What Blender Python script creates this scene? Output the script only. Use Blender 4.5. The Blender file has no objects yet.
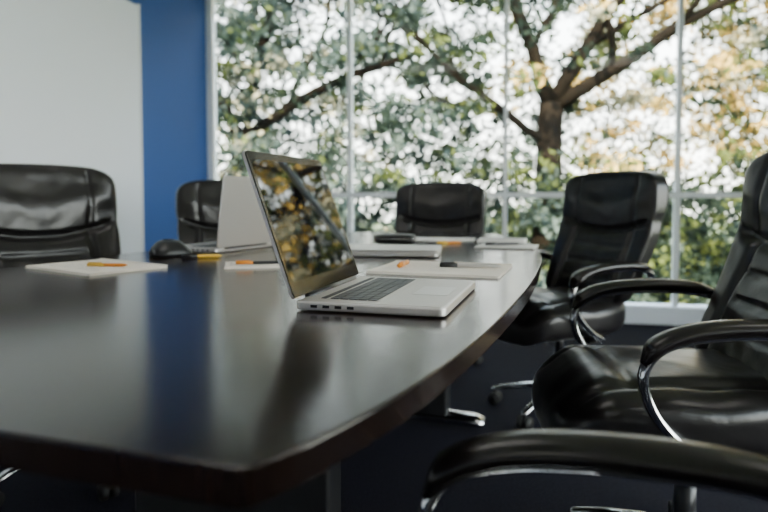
import bpy, math, random
import numpy as np
from mathutils import Vector, Matrix, noise
random.seed(7); np.random.seed(7)
D=bpy.data; COL=bpy.context.scene.collection

# ---------------------------------------------------------------- materials
def mat(name, col, rough=.5, metal=0., bump=0., bscale=40., col2=None, cscale=8., cstretch=(1,1,1), coat=0., spec=.5, emis=None, estr=0.):
    m=D.materials.new(name); m.use_nodes=True
    nt=m.node_tree; b=nt.nodes['Principled BSDF']
    b.inputs['Base Color'].default_value=(*col,1)
    b.inputs['Roughness'].default_value=rough
    b.inputs['Metallic'].default_value=metal
    b.inputs['Specular IOR Level'].default_value=spec
    b.inputs['Coat Weight'].default_value=coat
    if emis:
        b.inputs['Emission Color'].default_value=(*emis,1); b.inputs['Emission Strength'].default_value=estr
    tc=nt.nodes.new('ShaderNodeTexCoord')
    if col2:
        mp=nt.nodes.new('ShaderNodeMapping'); mp.inputs['Scale'].default_value=cstretch
        nz=nt.nodes.new('ShaderNodeTexNoise'); nz.inputs['Scale'].default_value=cscale; nz.inputs['Detail'].default_value=6
        cr=nt.nodes.new('ShaderNodeValToRGB')
        cr.color_ramp.elements[0].position=.35; cr.color_ramp.elements[1].position=.65
        cr.color_ramp.elements[0].color=(*col,1); cr.color_ramp.elements[1].color=(*col2,1)
        nt.links.new(tc.outputs['Object'],mp.inputs[0]); nt.links.new(mp.outputs[0],nz.inputs['Vector'])
        nt.links.new(nz.outputs['Fac'],cr.inputs[0]); nt.links.new(cr.outputs[0],b.inputs['Base Color'])
    if bump:
        n2=nt.nodes.new('ShaderNodeTexNoise'); n2.inputs['Scale'].default_value=bscale; n2.inputs['Detail'].default_value=5
        bp=nt.nodes.new('ShaderNodeBump'); bp.inputs['Strength'].default_value=bump; bp.inputs['Distance'].default_value=.01
        nt.links.new(tc.outputs['Object'],n2.inputs['Vector']); nt.links.new(n2.outputs['Fac'],bp.inputs['Height'])
        nt.links.new(bp.outputs[0],b.inputs['Normal'])
    return m
M_leather=mat('black_leather',(.0078,.0068,.0072),.28,bump=.2,bscale=16,spec=.46)
M_armpad=mat('arm_pad',(.010,.008,.008),.27,spec=.46)
M_chrome=mat('chrome',(.72,.72,.73),.10,1.)
M_black=mat('black_plastic',(.012,.012,.013),.35)
M_rubber=mat('caster_rubber',(.01,.01,.01),.6)
M_table=mat('wenge_wood',(.012,.0072,.0062),.17,col2=(.022,.013,.0105),cscale=14,cstretch=(9,.7,1),bump=.012,bscale=90,spec=.40)
M_silver=mat('silver_aluminium',(.64,.61,.59),.34,.7)
M_deck=mat('laptop_deck',(.56,.52,.49),.36,.5)
M_key=mat('keys',(.03,.03,.035),.45)
M_bezel=mat('bezel',(.006,.006,.006),.15)
M_screen=mat('glossy_screen',(.003,.003,.004),.01,spec=.32)
M_paper=mat('paper',(.88,.86,.82),.8,col2=(.84,.82,.78),cscale=6)
M_line=mat('ink',(.25,.25,.3),.8)
M_cream=mat('cream_paper',(.95,.88,.79),.8)
M_orange=mat('orange_plastic',(.8,.28,.02),.35)
M_yellow=mat('yellow_plastic',(.8,.48,.05),.35)
M_white=mat('white_paint',(.86,.91,1.0),.55,bump=.02,bscale=200)
M_wallw=mat('grey_wall',(.6,.6,.62),.7,bump=.03,bscale=120)
M_blue=mat('blue_paint',(.026,.098,.34),.6,bump=.03,bscale=150,spec=.3)
M_ceil=mat('ceiling_paint',(.75,.75,.75),.8,bump=.02,bscale=100)
M_carpet=mat('carpet',(.008,.008,.014),.95,col2=(.016,.016,.026),cscale=120,bump=.6,bscale=400,spec=.1)
M_frame=mat('window_frame',(.80,.84,.88),.4,.1)
M_bark=mat('bark',(.003,.0025,.002),.9,col2=(.007,.0055,.0045),cscale=5,bump=.6,bscale=8,spec=.05)
M_grass=mat('grass',(.06,.09,.03),.9,col2=(.12,.14,.06),cscale=2)
M_light=mat('troffer_diffuser',(.9,.9,.9),.5,emis=(1,.95,.90),estr=3.5)

def glassmat():
    m=D.materials.new('window_glass'); m.use_nodes=True; nt=m.node_tree; nt.nodes.clear()
    o=nt.nodes.new('ShaderNodeOutputMaterial'); mx=nt.nodes.new('ShaderNodeMixShader')
    t=nt.nodes.new('ShaderNodeBsdfTransparent'); t.inputs[0].default_value=(.95,.98,.97,1)
    g=nt.nodes.new('ShaderNodeBsdfGlossy'); g.inputs['Roughness'].default_value=.0
    f=nt.nodes.new('ShaderNodeFresnel'); f.inputs[0].default_value=1.25
    nt.links.new(f.outputs[0],mx.inputs[0]); nt.links.new(t.outputs[0],mx.inputs[1]); nt.links.new(g.outputs[0],mx.inputs[2])
    nt.links.new(mx.outputs[0],o.inputs[0]); return m
M_glass=glassmat()
def leafmat(name,c,tr=.45):
    m=D.materials.new(name); m.use_nodes=True; nt=m.node_tree; nt.nodes.clear()
    o=nt.nodes.new('ShaderNodeOutputMaterial'); mx=nt.nodes.new('ShaderNodeMixShader'); mx.inputs[0].default_value=tr
    d=nt.nodes.new('ShaderNodeBsdfDiffuse'); t=nt.nodes.new('ShaderNodeBsdfTranslucent')
    nz=nt.nodes.new('ShaderNodeTexNoise'); nz.inputs['Scale'].default_value=1.3
    cr=nt.nodes.new('ShaderNodeValToRGB'); cr.color_ramp.elements[0].color=(c[0]*.35,c[1]*.35,c[2]*.35,1); cr.color_ramp.elements[1].color=(c[0]*1.5,c[1]*1.5,c[2]*1.5,1)
    tc=nt.nodes.new('ShaderNodeTexCoord'); nt.links.new(tc.outputs['Object'],nz.inputs['Vector']); nt.links.new(nz.outputs['Fac'],cr.inputs[0])
    nt.links.new(cr.outputs[0],d.inputs[0]); nt.links.new(cr.outputs[0],t.inputs[0])
    nt.links.new(d.outputs[0],mx.inputs[1]); nt.links.new(t.outputs[0],mx.inputs[2]); nt.links.new(mx.outputs[0],o.inputs[0]); return m
LEAF=[leafmat('leaf_dark',(.018,.028,.023)),leafmat('leaf_greygreen',(.088,.122,.118)),leafmat('leaf_green',(.095,.122,.04)),leafmat('leaf_sunlit_yellow',(.70,.50,.16)),leafmat('leaf_pale',(.40,.39,.29))]  # the yellow leaf colour stands in for sun backlight in the right-hand crowns

# ---------------------------------------------------------------- mesh helpers
def mesh(name,vs,fs,m,smooth=True):
    me=D.meshes.new(name); me.from_pydata([tuple(v) for v in vs],[],fs); me.update()
    me.materials.append(m)
    if smooth: me.polygons.foreach_set('use_smooth',[True]*len(me.polygons))
    return me
def obj(name,me,parent=None,loc=(0,0,0),rz=0,rot=None):
    o=D.objects.new(name,me); COL.objects.link(o); o.location=loc
    o.rotation_euler=rot if rot else (0,0,rz)
    if parent: o.parent=parent
    return o
def empty(name,loc=(0,0,0),rz=0):
    return obj(name,None,None,loc,rz)
def box(x0,x1,y0,y1,z0,z1):
    vs=[(x,y,z) for x in(x0,x1) for y in(y0,y1) for z in(z0,z1)]
    fs=[(0,1,3,2),(4,6,7,5),(0,4,5,1),(2,3,7,6),(0,2,6,4),(1,5,7,3)]
    return vs,fs
def bevel(o,w,seg=3):
    b=o.modifiers.new('b','BEVEL'); b.width=w; b.segments=seg; b.limit_method='ANGLE'; b.angle_limit=math.radians(40)
    return o
def merge(parts):
    V=[];F=[]
    for v,f in parts:
        n=len(V); V+=list(v); F+=[tuple(i+n for i in q) for q in f]
    return V,F
def prism(poly,z0,z1):
    n=len(poly); V=[(x,y,z0) for x,y in poly]+[(x,y,z1) for x,y in poly]
    F=[tuple(range(n-1,-1,-1)),tuple(range(n,2*n))]+[(i,(i+1)%n,(i+1)%n+n,i+n) for i in range(n)]
    return V,F
def rrect(w,d,r,cx=0,cy=0,k=6):
    P=[]
    for sx,sy,a0 in((1,1,0),(-1,1,90),(-1,-1,180),(1,-1,270)):
        for i in range(k+1):
            a=math.radians(a0+90*i/k); P.append((cx+sx*(w/2-r)+r*math.cos(a),cy+sy*(d/2-r)+r*math.sin(a)))
    return P
def slab(name,w,d,h,r,m,parent,loc=(0,0,0),rz=0,rot=None,bv=.001,cx=0,cy=0):
    V,F=prism(rrect(w,d,r,cx,cy),0,h)
    o=obj(name,mesh(name,V,F,m,False),parent,loc,rz,rot)
    if bv: bevel(o,bv,2)
    return o
def superbox(n,e):
    idx={};V=[];F=[]
    def vid(c):
        k=tuple(round(q*1000) for q in c)
        if k not in idx:
            s=(sum(abs(q)**e for q in c))**(-1/e)
            idx[k]=len(V); V.append(Vector(c)*s)
        return idx[k]
    for ax in range(3):
        for sg in(-1,1):
            for i in range(n):
                for j in range(n):
                    q=[]
                    for a,b in((i,j),(i+1,j),(i+1,j+1),(i,j+1)):
                        c=[0,0,0]; c[ax]=sg; c[(ax+1)%3]=-1+2*a/n; c[(ax+2)%3]=-1+2*b/n
                        q.append(vid(c))
                    F.append(tuple(q) if sg>0 else tuple(reversed(q)))
    return V,F
def sweep(path,ws,hs,side=None,k=14,cap=True):
    P=[Vector(p) for p in path]; n=len(P); V=[];F=[]
    for i,p in enumerate(P):
        t=(P[min(i+1,n-1)]-P[max(i-1,0)]).normalized()
        s=Vector(side) if side else t.cross(Vector((.13,.2,.97)) if abs(t.z)<.9 else Vector((1,0.1,0)))
        s=(s-t*s.dot(t)).normalized(); u=t.cross(s)
        w=ws[i] if hasattr(ws,'__len__') else ws; h=hs[i] if hasattr(hs,'__len__') else hs
        for j in range(k):
            a=2*math.pi*j/k
            V.append(p+s*w*math.cos(a)+u*h*math.sin(a))
    for i in range(n-1):
        for j in range(k):
            F.append((i*k+j,i*k+(j+1)%k,(i+1)*k+(j+1)%k,(i+1)*k+j))
    if cap: F.append(tuple(range(k-1,-1,-1))); F.append(tuple((n-1)*k+j for j in range(k)))
    return V,F
def catmull(P,m=8):
    P=[Vector(p) for p in P]; Q=[P[0]*2-P[1]]+P+[P[-1]*2-P[-2]]; R=[]
    for i in range(1,len(Q)-2):
        for k in range(m):
            t=k/m; a,b,c,d=Q[i-1:i+3]
            R.append(.5*((2*b)+(c-a)*t+(2*a-5*b+4*c-d)*t*t+(3*b-3*c+d-a)*t**3))
    R.append(P[-1]); return R
def cyl(r,z0,z1,k=24,cx=0,cy=0,r2=None):
    r2=r if r2 is None else r2
    V=[(cx+r*math.cos(2*math.pi*i/k),cy+r*math.sin(2*math.pi*i/k),z0) for i in range(k)]+[(cx+r2*math.cos(2*math.pi*i/k),cy+r2*math.sin(2*math.pi*i/k),z1) for i in range(k)]
    F=[tuple(range(k-1,-1,-1)),tuple(range(k,2*k))]+[(i,(i+1)%k,(i+1)%k+k,i+k) for i in range(k)]
    return V,F
def sm(a,b,x):
    t=max(0,min(1,(x-a)/(b-a))); return t*t*(3-2*t)

# ---------------------------------------------------------------- room shell (local: x along window wall, y toward window, corner = origin)
RZ=-math.radians(12); C=(-1.486,5.457,0)
H=2.64; PW=1.237; NP=5; L=PW*NP; DEP=7.6
def room(name,boxes,m,parent=None,bv=0):
    V,F=merge([box(*b) for b in boxes]); 
    o=obj(name,mesh(name,V,F,m,False),parent,C if not parent else (0,0,0),RZ if not parent else 0)
    if bv: bevel(o,bv,2)
    return o
room('floor',[(-.12,L+.12,-DEP-.12,.12,-.1,0)],M_carpet)
room('ceiling',[(-.12,L+.12,-DEP-.12,.12,H,H+.12)],M_ceil)
room('wall_left',[(-.12,0,-DEP,.12,0,H)],M_blue)
room('wall_right',[(L,L+.12,-2.0,.12,0,H),(L,L+.12,-7.6,-7.1,0,H),(L,L+.12,-7.1,-2.0,0,.35),(L,L+.12,-7.1,-2.0,H-.1,H)],M_wallw)
room('wall_back',[(-.12,L+.12,-DEP-.12,-DEP,0,H)],M_wallw)
room('baseboard_right',[(L-.015,L,-DEP,-.06,0,.09)],M_white)
room('baseboard_left',[(0,.012,-1.0,-.06,0,.09)],M_white)
wb=empty('whiteboard',C,RZ)
room('panel',[(.002,.03,-6.4,-1.04,.02,2.24)],M_white,wb,.004)
room('frame_edge',[(.002,.036,-1.05,-1.035,.02,2.25)],M_frame,wb)
room('trim_1',[(0,L,-.06,.10,0,.13)],M_white,bv=.006)
room('trim_2',[(0,L,-.05,.08,H-.05,H)],M_frame)
for i in range(NP):
    w=empty('window_%d'%(i+1),C,RZ)
    x0=i*PW; x1=x0+PW; fw=.015
    fl=.05 if i==0 else fw
    room('frame',[(x0,x0+fl,-.03,.05,.13,H-.05),(x1-fw,x1,-.03,.05,.13,H-.05),(x0+fl,x1-fw,-.035,.04,.93,.97)],M_frame,w)
    room('pane',[(x0+fl,x1-fw,.008,.012,.13,H-.05)],M_glass,w)
for i in range(3):  # unseen right-wall windows, added to bring daylight onto the left wall and chairs
    w=empty('window_%d'%(NP+i+1),C,RZ); y0=-7.1+i*1.7; y1=y0+1.7
    room('frame',[(L+.02,L+.09,y0,y0+.03,.35,H-.1),(L+.02,L+.09,y1-.03,y1,.35,H-.1),(L+.02,L+.09,y0,y1,.35,.39),(L+.02,L+.09,y0,y1,H-.14,H-.1)],M_frame,w)
    room('pane',[(L+.05,L+.054,y0+.03,y1-.03,.39,H-.14)],M_glass,w)
for k,(cx,cy) in enumerate([(1.6,-3.4),(4.2,-3.4),(1.6,-6.2),(4.2,-6.2)]):
    e=empty('ceiling_light' if k==0 else 'ceiling_light.%03d'%k,C,RZ)
    room('housing',[(cx-.62,cx+.62,cy-.32,cy+.32,H-.03,H)],M_frame,e,.003)
    room('diffuser',[(cx-.58,cx+.58,cy-.28,cy+.28,H-.036,H-.029)],M_light,e)

# ---------------------------------------------------------------- table
TA=math.radians(18.4); P0=Vector((-.10,.457,0)); av=Vector((math.sin(TA),math.cos(TA),0)); rv=Vector((math.cos(TA),-math.sin(TA),0))
hw=[(0,.60),(.1,.632),(.29,.667),(.63,.692),(1.05,.70),(1.56,.682),(1.98,.64),(2.37,.565),(2.65,.47),(2.87,.35),(3.02,.2)]
half=[Vector((h,u,0)) for u,h in hw]+[Vector((0,3.08,0))]
sm_pts=catmull(half,8)
right=[(p.x,p.y) for p in sm_pts]
right=[(.590,0.0),(.597,.002),(.602,.008)]+[q for q in right[2:]]
poly=right+[(-x,y) for x,y in reversed(right[:-1])]
tbl=empty('conference_table',tuple(P0-rv*.60),-TA)
V,F=prism(poly,.718,.75)
top=obj('top',mesh('top',V,F,M_table,False),tbl); bevel(top,.003,3)
V,F=prism([(x*.88,.10+y*.93) for x,y in poly],.706,.7175)
obj('underframe',mesh('underframe',V,F,M_black,False),tbl)
for i,u in enumerate((.95,2.15)):
    V,F=box(-.27,.27,u-.04,u+.04,.03,.706)
    bevel(obj('pedestal_%d'%i,mesh('pedestal',V,F,M_black,False),tbl),.01)
    V,F=sweep([(-.42,u,.03),(-.38,u,.035),(0,u,.04),(.38,u,.035),(.42,u,.03)],.045,[.018,.026,.03,.026,.018],side=(0,1,0))
    obj('foot_%d'%i,mesh('foot',V,F,M_chrome),tbl)

# ---------------------------------------------------------------- chair meshes (shared)
def chair_meshes():
    R={}
    V,F=superbox(34,4.2); out=[]
    for v in V:
        x,y,z=v; X=x*.272; Y=y*.285; Z=z*.076
        wv=1-.10*sm(.2,-1,y); X*=wv
        if z>0:
            Z+=.018*(1-x*x)*(1-y*y)
            Z-=.012*math.exp(-((abs(x)-.66)/.06)**2)*(1-sm(.75,1,abs(y)))
            Z-=.010*math.exp(-((y-.40)/.06)**2)*(1-sm(.6,.7,abs(x)))
            Z+=.006*noise.noise(Vector((x*3,y*3,1)))
        Z-=.045*sm(.55,1,y)*(1 if z>-.5 else .2)
        Z+=.02*sm(-.5,-1,y)
        out.append((X,Y+.075,Z+.452))
    R['seat']=mesh('chair_seat',out,F,M_leather)
    V,F=superbox(60,7.5); out=[]
    for v in V:
        x,y,z=v
        w=.282*(.90+.09*sm(-.9,.25,z)+.01*sm(.2,.5,z)-.04*sm(.7,1,z)-.018*math.exp(-((z-.22)/.10)**2))
        X=x*w; t=(z+1)/2
        Z=.50+t*.575
        if z>.8: Z-=.012*x*x*sm(.8,1,z)
        th=.042+.008*sm(.3,.6,z)
        Y=y*th
        inner=(1-sm(.80,.97,abs(x)))
        if y>0:
            zc=.26-.20*(1-x*x)
            Y+=.022*(1-x*x)*math.exp(-((z+.45)/.35)**2)
            Y+=.026*math.exp(-((z-zc-.34)/.26)**2)*(1-x**4)
            Y-=.026*math.exp(-((z-zc)/.040)**2)*inner
            if z<zc:
                Y-=.022*math.exp(-((abs(x)-(.62-.1*z))/.04)**2)*sm(zc,zc-.1,z)
                for zz in(-.18,-.42,-.66):
                    Y-=.014*math.exp(-((z-zz-.06*x*x)/.03)**2)*(1-sm(.5,.6,abs(x)))
            # stitched vertical seams of the head roll
            else: Y-=.008*math.exp(-((abs(x)-.62)/.03)**2)*(1-sm(.85,.98,z))
            Y+=.0025*noise.noise(Vector((x*5,z*6,3)))*inner
        Y+=.034*x*x
        Y+=-.150-.20*t-.03*math.sin(t*math.pi)+.02*sm(.7,1,t)
        out.append((X,Y,Z))
    R['back']=mesh('chair_backrest',out,F,M_leather)
    dz=.006
    for s,nm in((-1,'arm_left'),(1,'arm_right')):
        x=s*.310
        path=catmull([(x*.90,-.235,.60+dz),(x*.96,-.20,.640+dz),(x,-.12,.660+dz),(x,.0,.664+dz),(x,.11,.655+dz),(x,.182,.628+dz),(x,.21,.575+dz),(x,.185,.50+dz),(x*.99,.12,.43+dz),(x*.92,.04,.39),(x*.6,.02,.378)],6)
        V,F=sweep(path,.018,.011,side=(1,0,0)); R[nm+'_tube']=mesh(nm,V,F,M_chrome)
        pp=catmull([(x*.97,-.205,.655+dz),(x,-.12,.673+dz),(x,.0,.678+dz),(x,.11,.668+dz),(x,.180,.642+dz),(x,.210,.602+dz)],6); n=len(pp)
        ws=[.033*min(1,.45+4.*min(i,n-1-i)/n) for i in range(n)]; hs=[.018*min(1,.4+4.*min(i,n-1-i)/n) for i in range(n)]
        V,F=sweep(pp,ws,hs,side=(1,0,0),k=18); R[nm+'_pad']=mesh(nm+'_pad',V,F,M_armpad)
    V,F=merge([box(-.12,.12,-.12,.14,.355,.40),box(-.24,.24,.0,.05,.365,.388)]); R['mechanism']=mesh('mech',V,F,M_black,False)
    V,F=merge([box(-.035,.035,-.28,-.10,.365,.385),box(-.035,.035,-.285,-.265,.365,.62)]); R['back_bracket']=mesh('bracket',V,F,M_black,False)
    V,F=merge([cyl(.026,.09,.26),cyl(.016,.26,.36)]); R['gas_lift']=mesh('lift',V,F,M_black)
    parts=[cyl(.045,.075,.12)]
    for k in range(5):
        a=math.radians(18+72*k); c,s_=math.cos(a),math.sin(a)
        parts.append(sweep([(c*r,s_*r,z) for r,z in((.03,.105),(.10,.112),(.20,.095),(.285,.072),(.30,.066))],[.026,.024,.020,.016,.010],[.016,.015,.012,.010,.007],side=(-s_,c,0),k=12))
    V,F=merge(parts); R['star_base']=mesh('star',V,F,M_chrome)
    parts=[]
    for k in range(5):
        a=math.radians(18+72*k); c,s_=math.cos(a),math.sin(a)
        for off in(-.016,.016):
            cx,cy=c*.285-s_*off,s_*.285+c*off
            parts.append(sweep([(cx-s_*-.010,cy+c*-.010,.0275),(cx+s_*-.010,cy-c*-.010,.0275)],.0265,.0265,side=(0,0,1),k=20))
        parts.append(cyl(.008,.03,.07,10,c*.285,s_*.285))
    V,F=merge(parts); R['casters']=mesh('casters',V,F,M_rubber)
    return R
CM=chair_meshes()
def chair(i,x,y,fx,fy,zs=1.,br=0):
    e=empty('office_chair' if i==0 else 'office_chair.%03d'%i,(x,y,0),math.atan2(fy,fx)-math.pi/2)
    e.scale=(1,1,zs)
    for k,me in CM.items(): obj(k,me,e,rz=math.radians(br) if k in('star_base','casters') else 0)
chair(0,.75,1.56,-.99,.07,1.005,br=36) # right near
chair(1,.765,2.76,-.90,-.42,.985,br=22) # right far
chair(2,.28,3.70,-.25,-.97,.96)      # head of table
chair(3,-1.07,2.16,.72,-.69,.99)     # left near
chair(4,-.70,3.10,.35,-.94,.96)      # left far
chair(5,.15,.355,-.95,.32)           # foreground right

# ---------------------------------------------------------------- laptops
def laptop(i,x,y,ang,tilt=20,closed=False,W=.345,Dp=.245):
    z=.7502
    e=empty('laptop' if i==0 else 'laptop.%03d'%i,(x,y,z),ang)
    slab('base',W,Dp,.015,.012,M_silver,e,(0,-Dp/2,.002),bv=.003)
    for sx in(-1,1):
        for sy in(-.03,-Dp+.03):
            V,F=cyl(.006,0,.003,12,sx*(W/2-.03),sy); obj('foot',mesh('foot',V,F,M_rubber),e)
    if closed:
        slab('lid',W,Dp,.007,.012,M_silver,e,(0,-Dp/2,.0175),bv=.002); return e
    slab('deck',W-.012,Dp-.012,.0006,.008,M_deck,e,(0,-Dp/2,.017),bv=0)
    slab('key_well',W*.84,Dp*.44,.0004,.004,M_deck,e,(0,-Dp*.34,.0178),bv=0)
    parts=[]; kw=W*.82/15
    for r in range(6):
        for c in range(15):
            if r==5 and 4<=c<=8:
                if c==4: parts.append(box(-W*.41+4*kw+.001,-W*.41+9*kw-.001,-Dp*.14-r*.0172-.015,-Dp*.14-r*.0172,.018,.0195))
                continue
            h=.009 if r==0 else .015
            parts.append(box(-W*.41+c*kw+.001,-W*.41+(c+1)*kw-.001,-Dp*.14-r*.0172-h,-Dp*.14-r*.0172,.018,.0195))
    V,F=merge(parts); obj('keys',mesh('keys',V,F,M_key,False),e)
    slab('touchpad',.105,.065,.0004,.003,M_silver,e,(0,-Dp*.80,.0178),bv=0)
    V,F=sweep([(-W*.36,-.004,.017),(W*.36,-.004,.017)],.0065,.0065,k=16); obj('hinge',mesh('hinge',V,F,M_black),e)
    V,F=merge([box(W/2-.001,W/2+.0006,-.03-k*.022-.012,-.03-k*.022,.007,.012) for k in range(4)]); obj('ports_right',mesh('ports',V,F,M_black,False),e)
    V,F=merge([box(-W/2-.0006,-W/2+.001,-.03-k*.022-.012,-.03-k*.022,.007,.012) for k in range(4)]); obj('ports_left',mesh('ports',V,F,M_black,False),e)
    lid=obj('lid_assembly',None,e,(0,0,.018),rot=(-math.radians(tilt),0,0))
    Hh=Dp+.012
    def vslab(nm,w,h,y0,y1,r,m,cz):
        V,F=prism(rrect(w,h,r),0,1); V=[(a,y0+(y1-y0)*c,cz+b) for a,b,c in V]
        o=obj(nm,mesh(nm,V,F,m,False),lid); return o
    vslab('lid_back',W,Hh,.001,.006,.010,M_silver,Hh/2+.002)
    vslab('bezel',W-.003,Hh-.003,-.0015,.001,.009,M_bezel,Hh/2+.002)
    vslab('screen',W-.022,Hh-.045,-.0018,-.0012,.002,M_screen,Hh/2+.008)
    return e
wd=Vector((.28,.96,0)).normalized()
hc=Vector((-.154,1.10,0))+wd*.175
laptop(0,hc.x,hc.y,math.atan2(wd.y,wd.x),20,Dp=.264,W=.355)
laptop(1,-.50,2.32,math.radians(-116),8,W=.33,Dp=.235)
laptop(2,.04,2.27,math.radians(-8),closed=True,W=.33,Dp=.23)

# ---------------------------------------------------------------- stationery
cnt={}
def nm(n):
    k=cnt.get(n,0); cnt[n]=k+1; return n if k==0 else '%s.%03d'%(n,k)
TZ=.7503
PH=.0045   # pad thickness
def notepad(x,y,ang,w,d,h=PH,m=M_paper,lines=True,cover=M_black,z=TZ,bind=True):
    e=empty(nm('notepad'),(x,y,z),ang)
    slab('cover',w,d,.0015,.004,cover,e,bv=0)
    slab('pages',w-.004,d-.004,h,.003,m,e,(0,0,.0015),bv=.0004)
    slab('top_sheet',w-.006,d-.006,.0004,.003,m,e,(0,0,.0016+h),rz=.01,bv=0)
    if lines:
        V,F=merge([box(-w*.42,w*.42*random.uniform(.2,1),d*.38-k*d*.085,d*.38-k*d*.085+.0008,h+.002,h+.0022) for k in range(9)])
        obj('ruled_lines',mesh('lines',V,F,M_line,False),e)
    if bind: slab('binding',w,.010,.003,.002,cover,e,(0,d/2-.006,h+.0006),bv=0)
    return e
def paper(x,y,ang,w=.21,d=.297,z=TZ):
    e=empty(nm('document_stack'),(x,y,z),ang)
    for k in range(3):
        slab('sheet_%d'%k,w,d,.0012,.001,M_paper,e,(k*.006,-k*.008,k*.0013),rz=.05*k,bv=0)
def pen(name,x,y,ang,z,m,cap=M_black,r=.0045,l=.14):
    e=empty(nm(name),(x,y,z+r),ang)
    V,F=sweep([(-l/2,0,0),(-l/2+.002,0,0),(l*.1,0,0),(l*.38,0,0),(l*.45,0,0),(l/2,0,0)],[r*.7,r,r,r,r*.6,r*.15],[r*.7,r,r,r,r*.6,r*.15],side=(0,1,0)); obj('barrel',mesh('barrel',V,F,m),e)
    V,F=sweep([(-l/2-.002,0,0),(-l/2+.045,0,0)],r*1.12,r*1.0,side=(0,1,0)); obj('cap',mesh('cap',V,F,cap),e)
    V,F=box(-l/2,-l/2+.038,-.0012,.0012,r*1.0,r*1.5); obj('clip',mesh('clip',V,F,cap,False),e)
ZP=TZ+PH+.0026
notepad(.155,1.70,math.radians(-18),.34,.27,m=M_cream,cover=M_cream)
pen('ballpoint_pen',.23,1.69,math.radians(-10),ZP,M_silver,r=.006,l=.16)
pen('highlighter_pen',.055,1.74,math.radians(75),ZP,M_orange,M_orange,.006,.11)
notepad(-.79,1.75,math.radians(-35),.32,.23,m=M_cream,cover=M_cream)
pen('highlighter_pen',-.745,1.72,math.radians(-5),ZP,M_orange,M_yellow,.0045,.11)
notepad(-.36,1.79,math.radians(12),.17,.12,m=M_cream,cover=M_cream)
pen('ballpoint_pen',-.34,1.78,math.radians(10),ZP,M_black,M_orange)
pen('highlighter_pen',-.575,2.02,math.radians(15),TZ,M_yellow,M_black,.006,.12)
paper(.26,2.86,math.radians(-15),.27,.2)
notepad(.47,2.44,math.radians(-20),.22,.18)
pen('ballpoint_pen',.46,2.46,math.radians(10),ZP,M_black)
notepad(.50,2.70,math.radians(-15),.20,.15,h=.012,cover=M_black,m=M_paper)
pen('highlighter_pen',.27,2.62,math.radians(20),TZ,M_orange,M_yellow,.005,.11)
e=empty('glasses_case',(.045,2.60,TZ),math.radians(-10))
V,F=superbox(12,4); V=[(v.x*.085,v.y*.04,v.z*.021+.021) for v in V]; obj('shell',mesh('shell',V,F,M_black),e)
V,F=superbox(12,6); V=[(v.x*.0865,v.y*.0415,v.z*.0015+.022) for v in V]; obj('seam',mesh('seam',V,F,M_chrome),e)
e=empty('conference_phone',(-.71,2.10,TZ),math.radians(20))
prof=[(.001,.052),(.025,.052),(.04,.045),(.058,.028),(.068,.014),(.068,.004),(.06,.0)]
K=36; VV=[];FF=[]
for r,z in prof:
    for j in range(K):
        a=2*math.pi*j/K; rr=r*(1+.12*math.cos(3*a)*(r/.068)); VV.append((rr*math.cos(a),rr*math.sin(a),z))
for i in range(len(prof)-1):
    for j in range(K): FF.append((i*K+j,(i+1)*K+j,(i+1)*K+(j+1)%K,i*K+(j+1)%K))
FF.append(tuple(range(K))); FF.append(tuple((len(prof)-1)*K+j for j in range(K-1,-1,-1)))
obj('body',mesh('body',VV,FF,M_black),e)
V,F=cyl(.018,.05,.0545,20); obj('speaker_grille',mesh('grille',V,F,M_rubber),e)

# ---------------------------------------------------------------- outdoors
V,F=box(-40,50,-30,60,-1.7,-1.5); obj('ground_lawn',mesh('ground',V,F,M_grass,False))
def leaves(centers,radii,per,size,mats):
    n=len(centers)*per
    c=np.repeat(np.array(centers),per,0); r=np.repeat(np.array(radii),per)
    d=np.random.normal(size=(n,3)); d/=np.linalg.norm(d,axis=1)[:,None]
    p=c+d*(r*np.random.rand(n)**.5)[:,None]*np.array([1.25,1,.7])
    a=np.random.normal(size=(n,3)); a/=np.linalg.norm(a,axis=1)[:,None]
    b=np.random.normal(size=(n,3)); b-=a*(a*b).sum(1)[:,None]; b/=np.linalg.norm(b,axis=1)[:,None]
    s=size*np.random.uniform(.6,1.4,n)[:,None]
    v=np.stack([p-a*s,p+b*s*.5,p+a*s,p-b*s*.5],1).reshape(-1,3)
    me=D.meshes.new('foliage'); me.vertices.add(n*4); me.vertices.foreach_set('co',v.ravel())
    me.loops.add(n*4); me.loops.foreach_set('vertex_index',np.arange(n*4))
    me.polygons.add(n); me.polygons.foreach_set('loop_start',np.arange(n)*4); me.polygons.foreach_set('loop_total',np.full(n,4))
    for m in LEAF: me.materials.append(m)
    mi=np.repeat(np.array(mats),per); fl=np.random.rand(n)<.25; mi[fl]=np.random.choice([0,0,1,2],fl.sum())
    me.polygons.foreach_set('material_index',mi); me.update(); me.validate(); return me
trees=[(-2.6,11.5),(2.95,11.6),(8.2,11.5),(13.5,12)]
cl=[[] for _ in trees]
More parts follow.
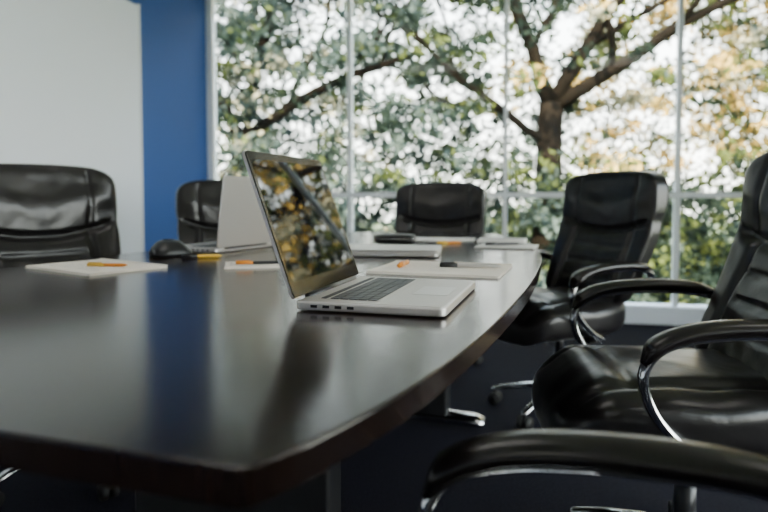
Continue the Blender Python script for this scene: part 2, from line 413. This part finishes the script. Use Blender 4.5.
while sum(map(len,cl))<5600:
    x=random.uniform(-8,16); y=random.uniform(9.4,14.4); z=random.uniform(-1.2,7.5)
    q=noise.noise(Vector((x*1.1,z*1.2,y*.15)))
    if q<-.35: continue
    ti=min(range(len(trees)),key=lambda k:abs(trees[k][0]-x)); 
    # the crown is hollow around the main limbs of the big tree
    if abs(x-3.3-(z-2)*.25)<1.8 and y<11.8 and z>1.6 and random.random()<.8: continue
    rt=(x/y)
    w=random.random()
    if rt>.30 and z>1.2: m=3 if w<.40 else (2 if w<.64 else (4 if w<.82 else 0))  # yellow share paints the sun's backlight into the upper right clumps
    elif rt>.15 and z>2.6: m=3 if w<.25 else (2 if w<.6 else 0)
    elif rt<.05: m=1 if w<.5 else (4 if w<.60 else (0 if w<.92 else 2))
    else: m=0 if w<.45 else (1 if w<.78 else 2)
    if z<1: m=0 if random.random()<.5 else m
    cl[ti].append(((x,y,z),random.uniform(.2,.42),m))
def branch(p,d,r,l,depth,out):
    pts=[p];rs=[r];q=Vector(p);dd=Vector(d)
    for k in range(6):
        dd=(dd+Vector((random.uniform(-.28,.28),random.uniform(-.2,.2),random.uniform(-.15,.2)))).normalized()
        q=q+dd*l/6; pts.append(tuple(q)); rs.append(r*(1-.1*(k+1)))
        if depth>0 and k in(1,3,4,5):
            nd=(dd+Vector((random.uniform(-1,1),random.uniform(-.7,.7),random.uniform(-.1,.7)))).normalized()
            branch(tuple(q),nd,rs[-1]*.6,l*.68,depth-1,out)
    out.append(sweep(pts,rs,rs,k=8))
for i,(tx,ty) in enumerate(trees):
    e=empty('tree' if i==0 else 'tree.%03d'%i,(0,0,0))
    out=[]
    R=.22 if i==1 else .18
    zf=2.6 if i==1 else 2.0
    base=[(tx-.1,ty,-1.5),(tx,ty,0),(tx+.02,ty,1.2),(tx+.05,ty,zf)]
    out.append(sweep(catmull(base,4),[R*(1.35-.35*k/12) for k in range(13)],[R*(1.35-.35*k/12) for k in range(13)],k=14))
    t=(tx+.05,ty,zf-.1)
    branch(t,(-.6,-.4,1),R*.7,3.4,2,out); branch(t,(.25,-.3,1),R*.7,3.6,2,out); branch(t,(.95,-.5,.6),R*.7,3.6,2,out); branch((tx,ty,1.9),(-.9,-.5,.6),R*.42,3.2,2,out)
    V,F=merge(out); obj('trunk',mesh('trunk',V,F,M_bark),e)
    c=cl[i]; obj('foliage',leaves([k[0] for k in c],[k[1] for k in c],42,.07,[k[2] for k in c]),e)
hl=[]
for k in range(300): hl.append((random.uniform(-10,20),random.uniform(15.8,17.5),random.uniform(-1.5,.9)))
e=empty('hedge'); obj('hedge_leaves',leaves(hl,[.7]*len(hl),60,.13,[random.choice([0,0,1,2]) for _ in hl]),e)

# ---------------------------------------------------------------- light
w=D.worlds.new('sky'); bpy.context.scene.world=w; w.use_nodes=True; nt=w.node_tree
bg=nt.nodes['Background']; bg.inputs[1].default_value=14.0
tc=nt.nodes.new('ShaderNodeTexCoord'); sp=nt.nodes.new('ShaderNodeSeparateXYZ'); cr=nt.nodes.new('ShaderNodeValToRGB')
cr.color_ramp.elements[0].color=(1,.97,.90,1); cr.color_ramp.elements[1].color=(.62,.78,1,1); cr.color_ramp.elements[1].position=.8
nt.links.new(tc.outputs['Generated'],sp.inputs[0]); nt.links.new(sp.outputs[2],cr.inputs[0]); nt.links.new(cr.outputs[0],bg.inputs[0])
s=D.lights.new('sun','SUN'); s.energy=55; s.angle=.02; s.color=(1,.82,.54)
so=obj('sun',s); so.rotation_euler=Vector((.35,.80,-.60)).to_track_quat('-Z','Y').to_euler()

# ---------------------------------------------------------------- camera
cd=D.cameras.new('camera'); cam=obj('camera',cd); bpy.context.scene.camera=cam
cd.lens=30; cd.sensor_width=36
cam.location=(0,0,.95); pitch=2.7
cam.rotation_euler=(math.radians(90-pitch),0,0)
cd.shift_y=-(61-640*math.tan(math.radians(pitch)))/768
cd.clip_start=.02; cd.dof.use_dof=True; cd.dof.focus_distance=1.2; cd.dof.aperture_fstop=2.8
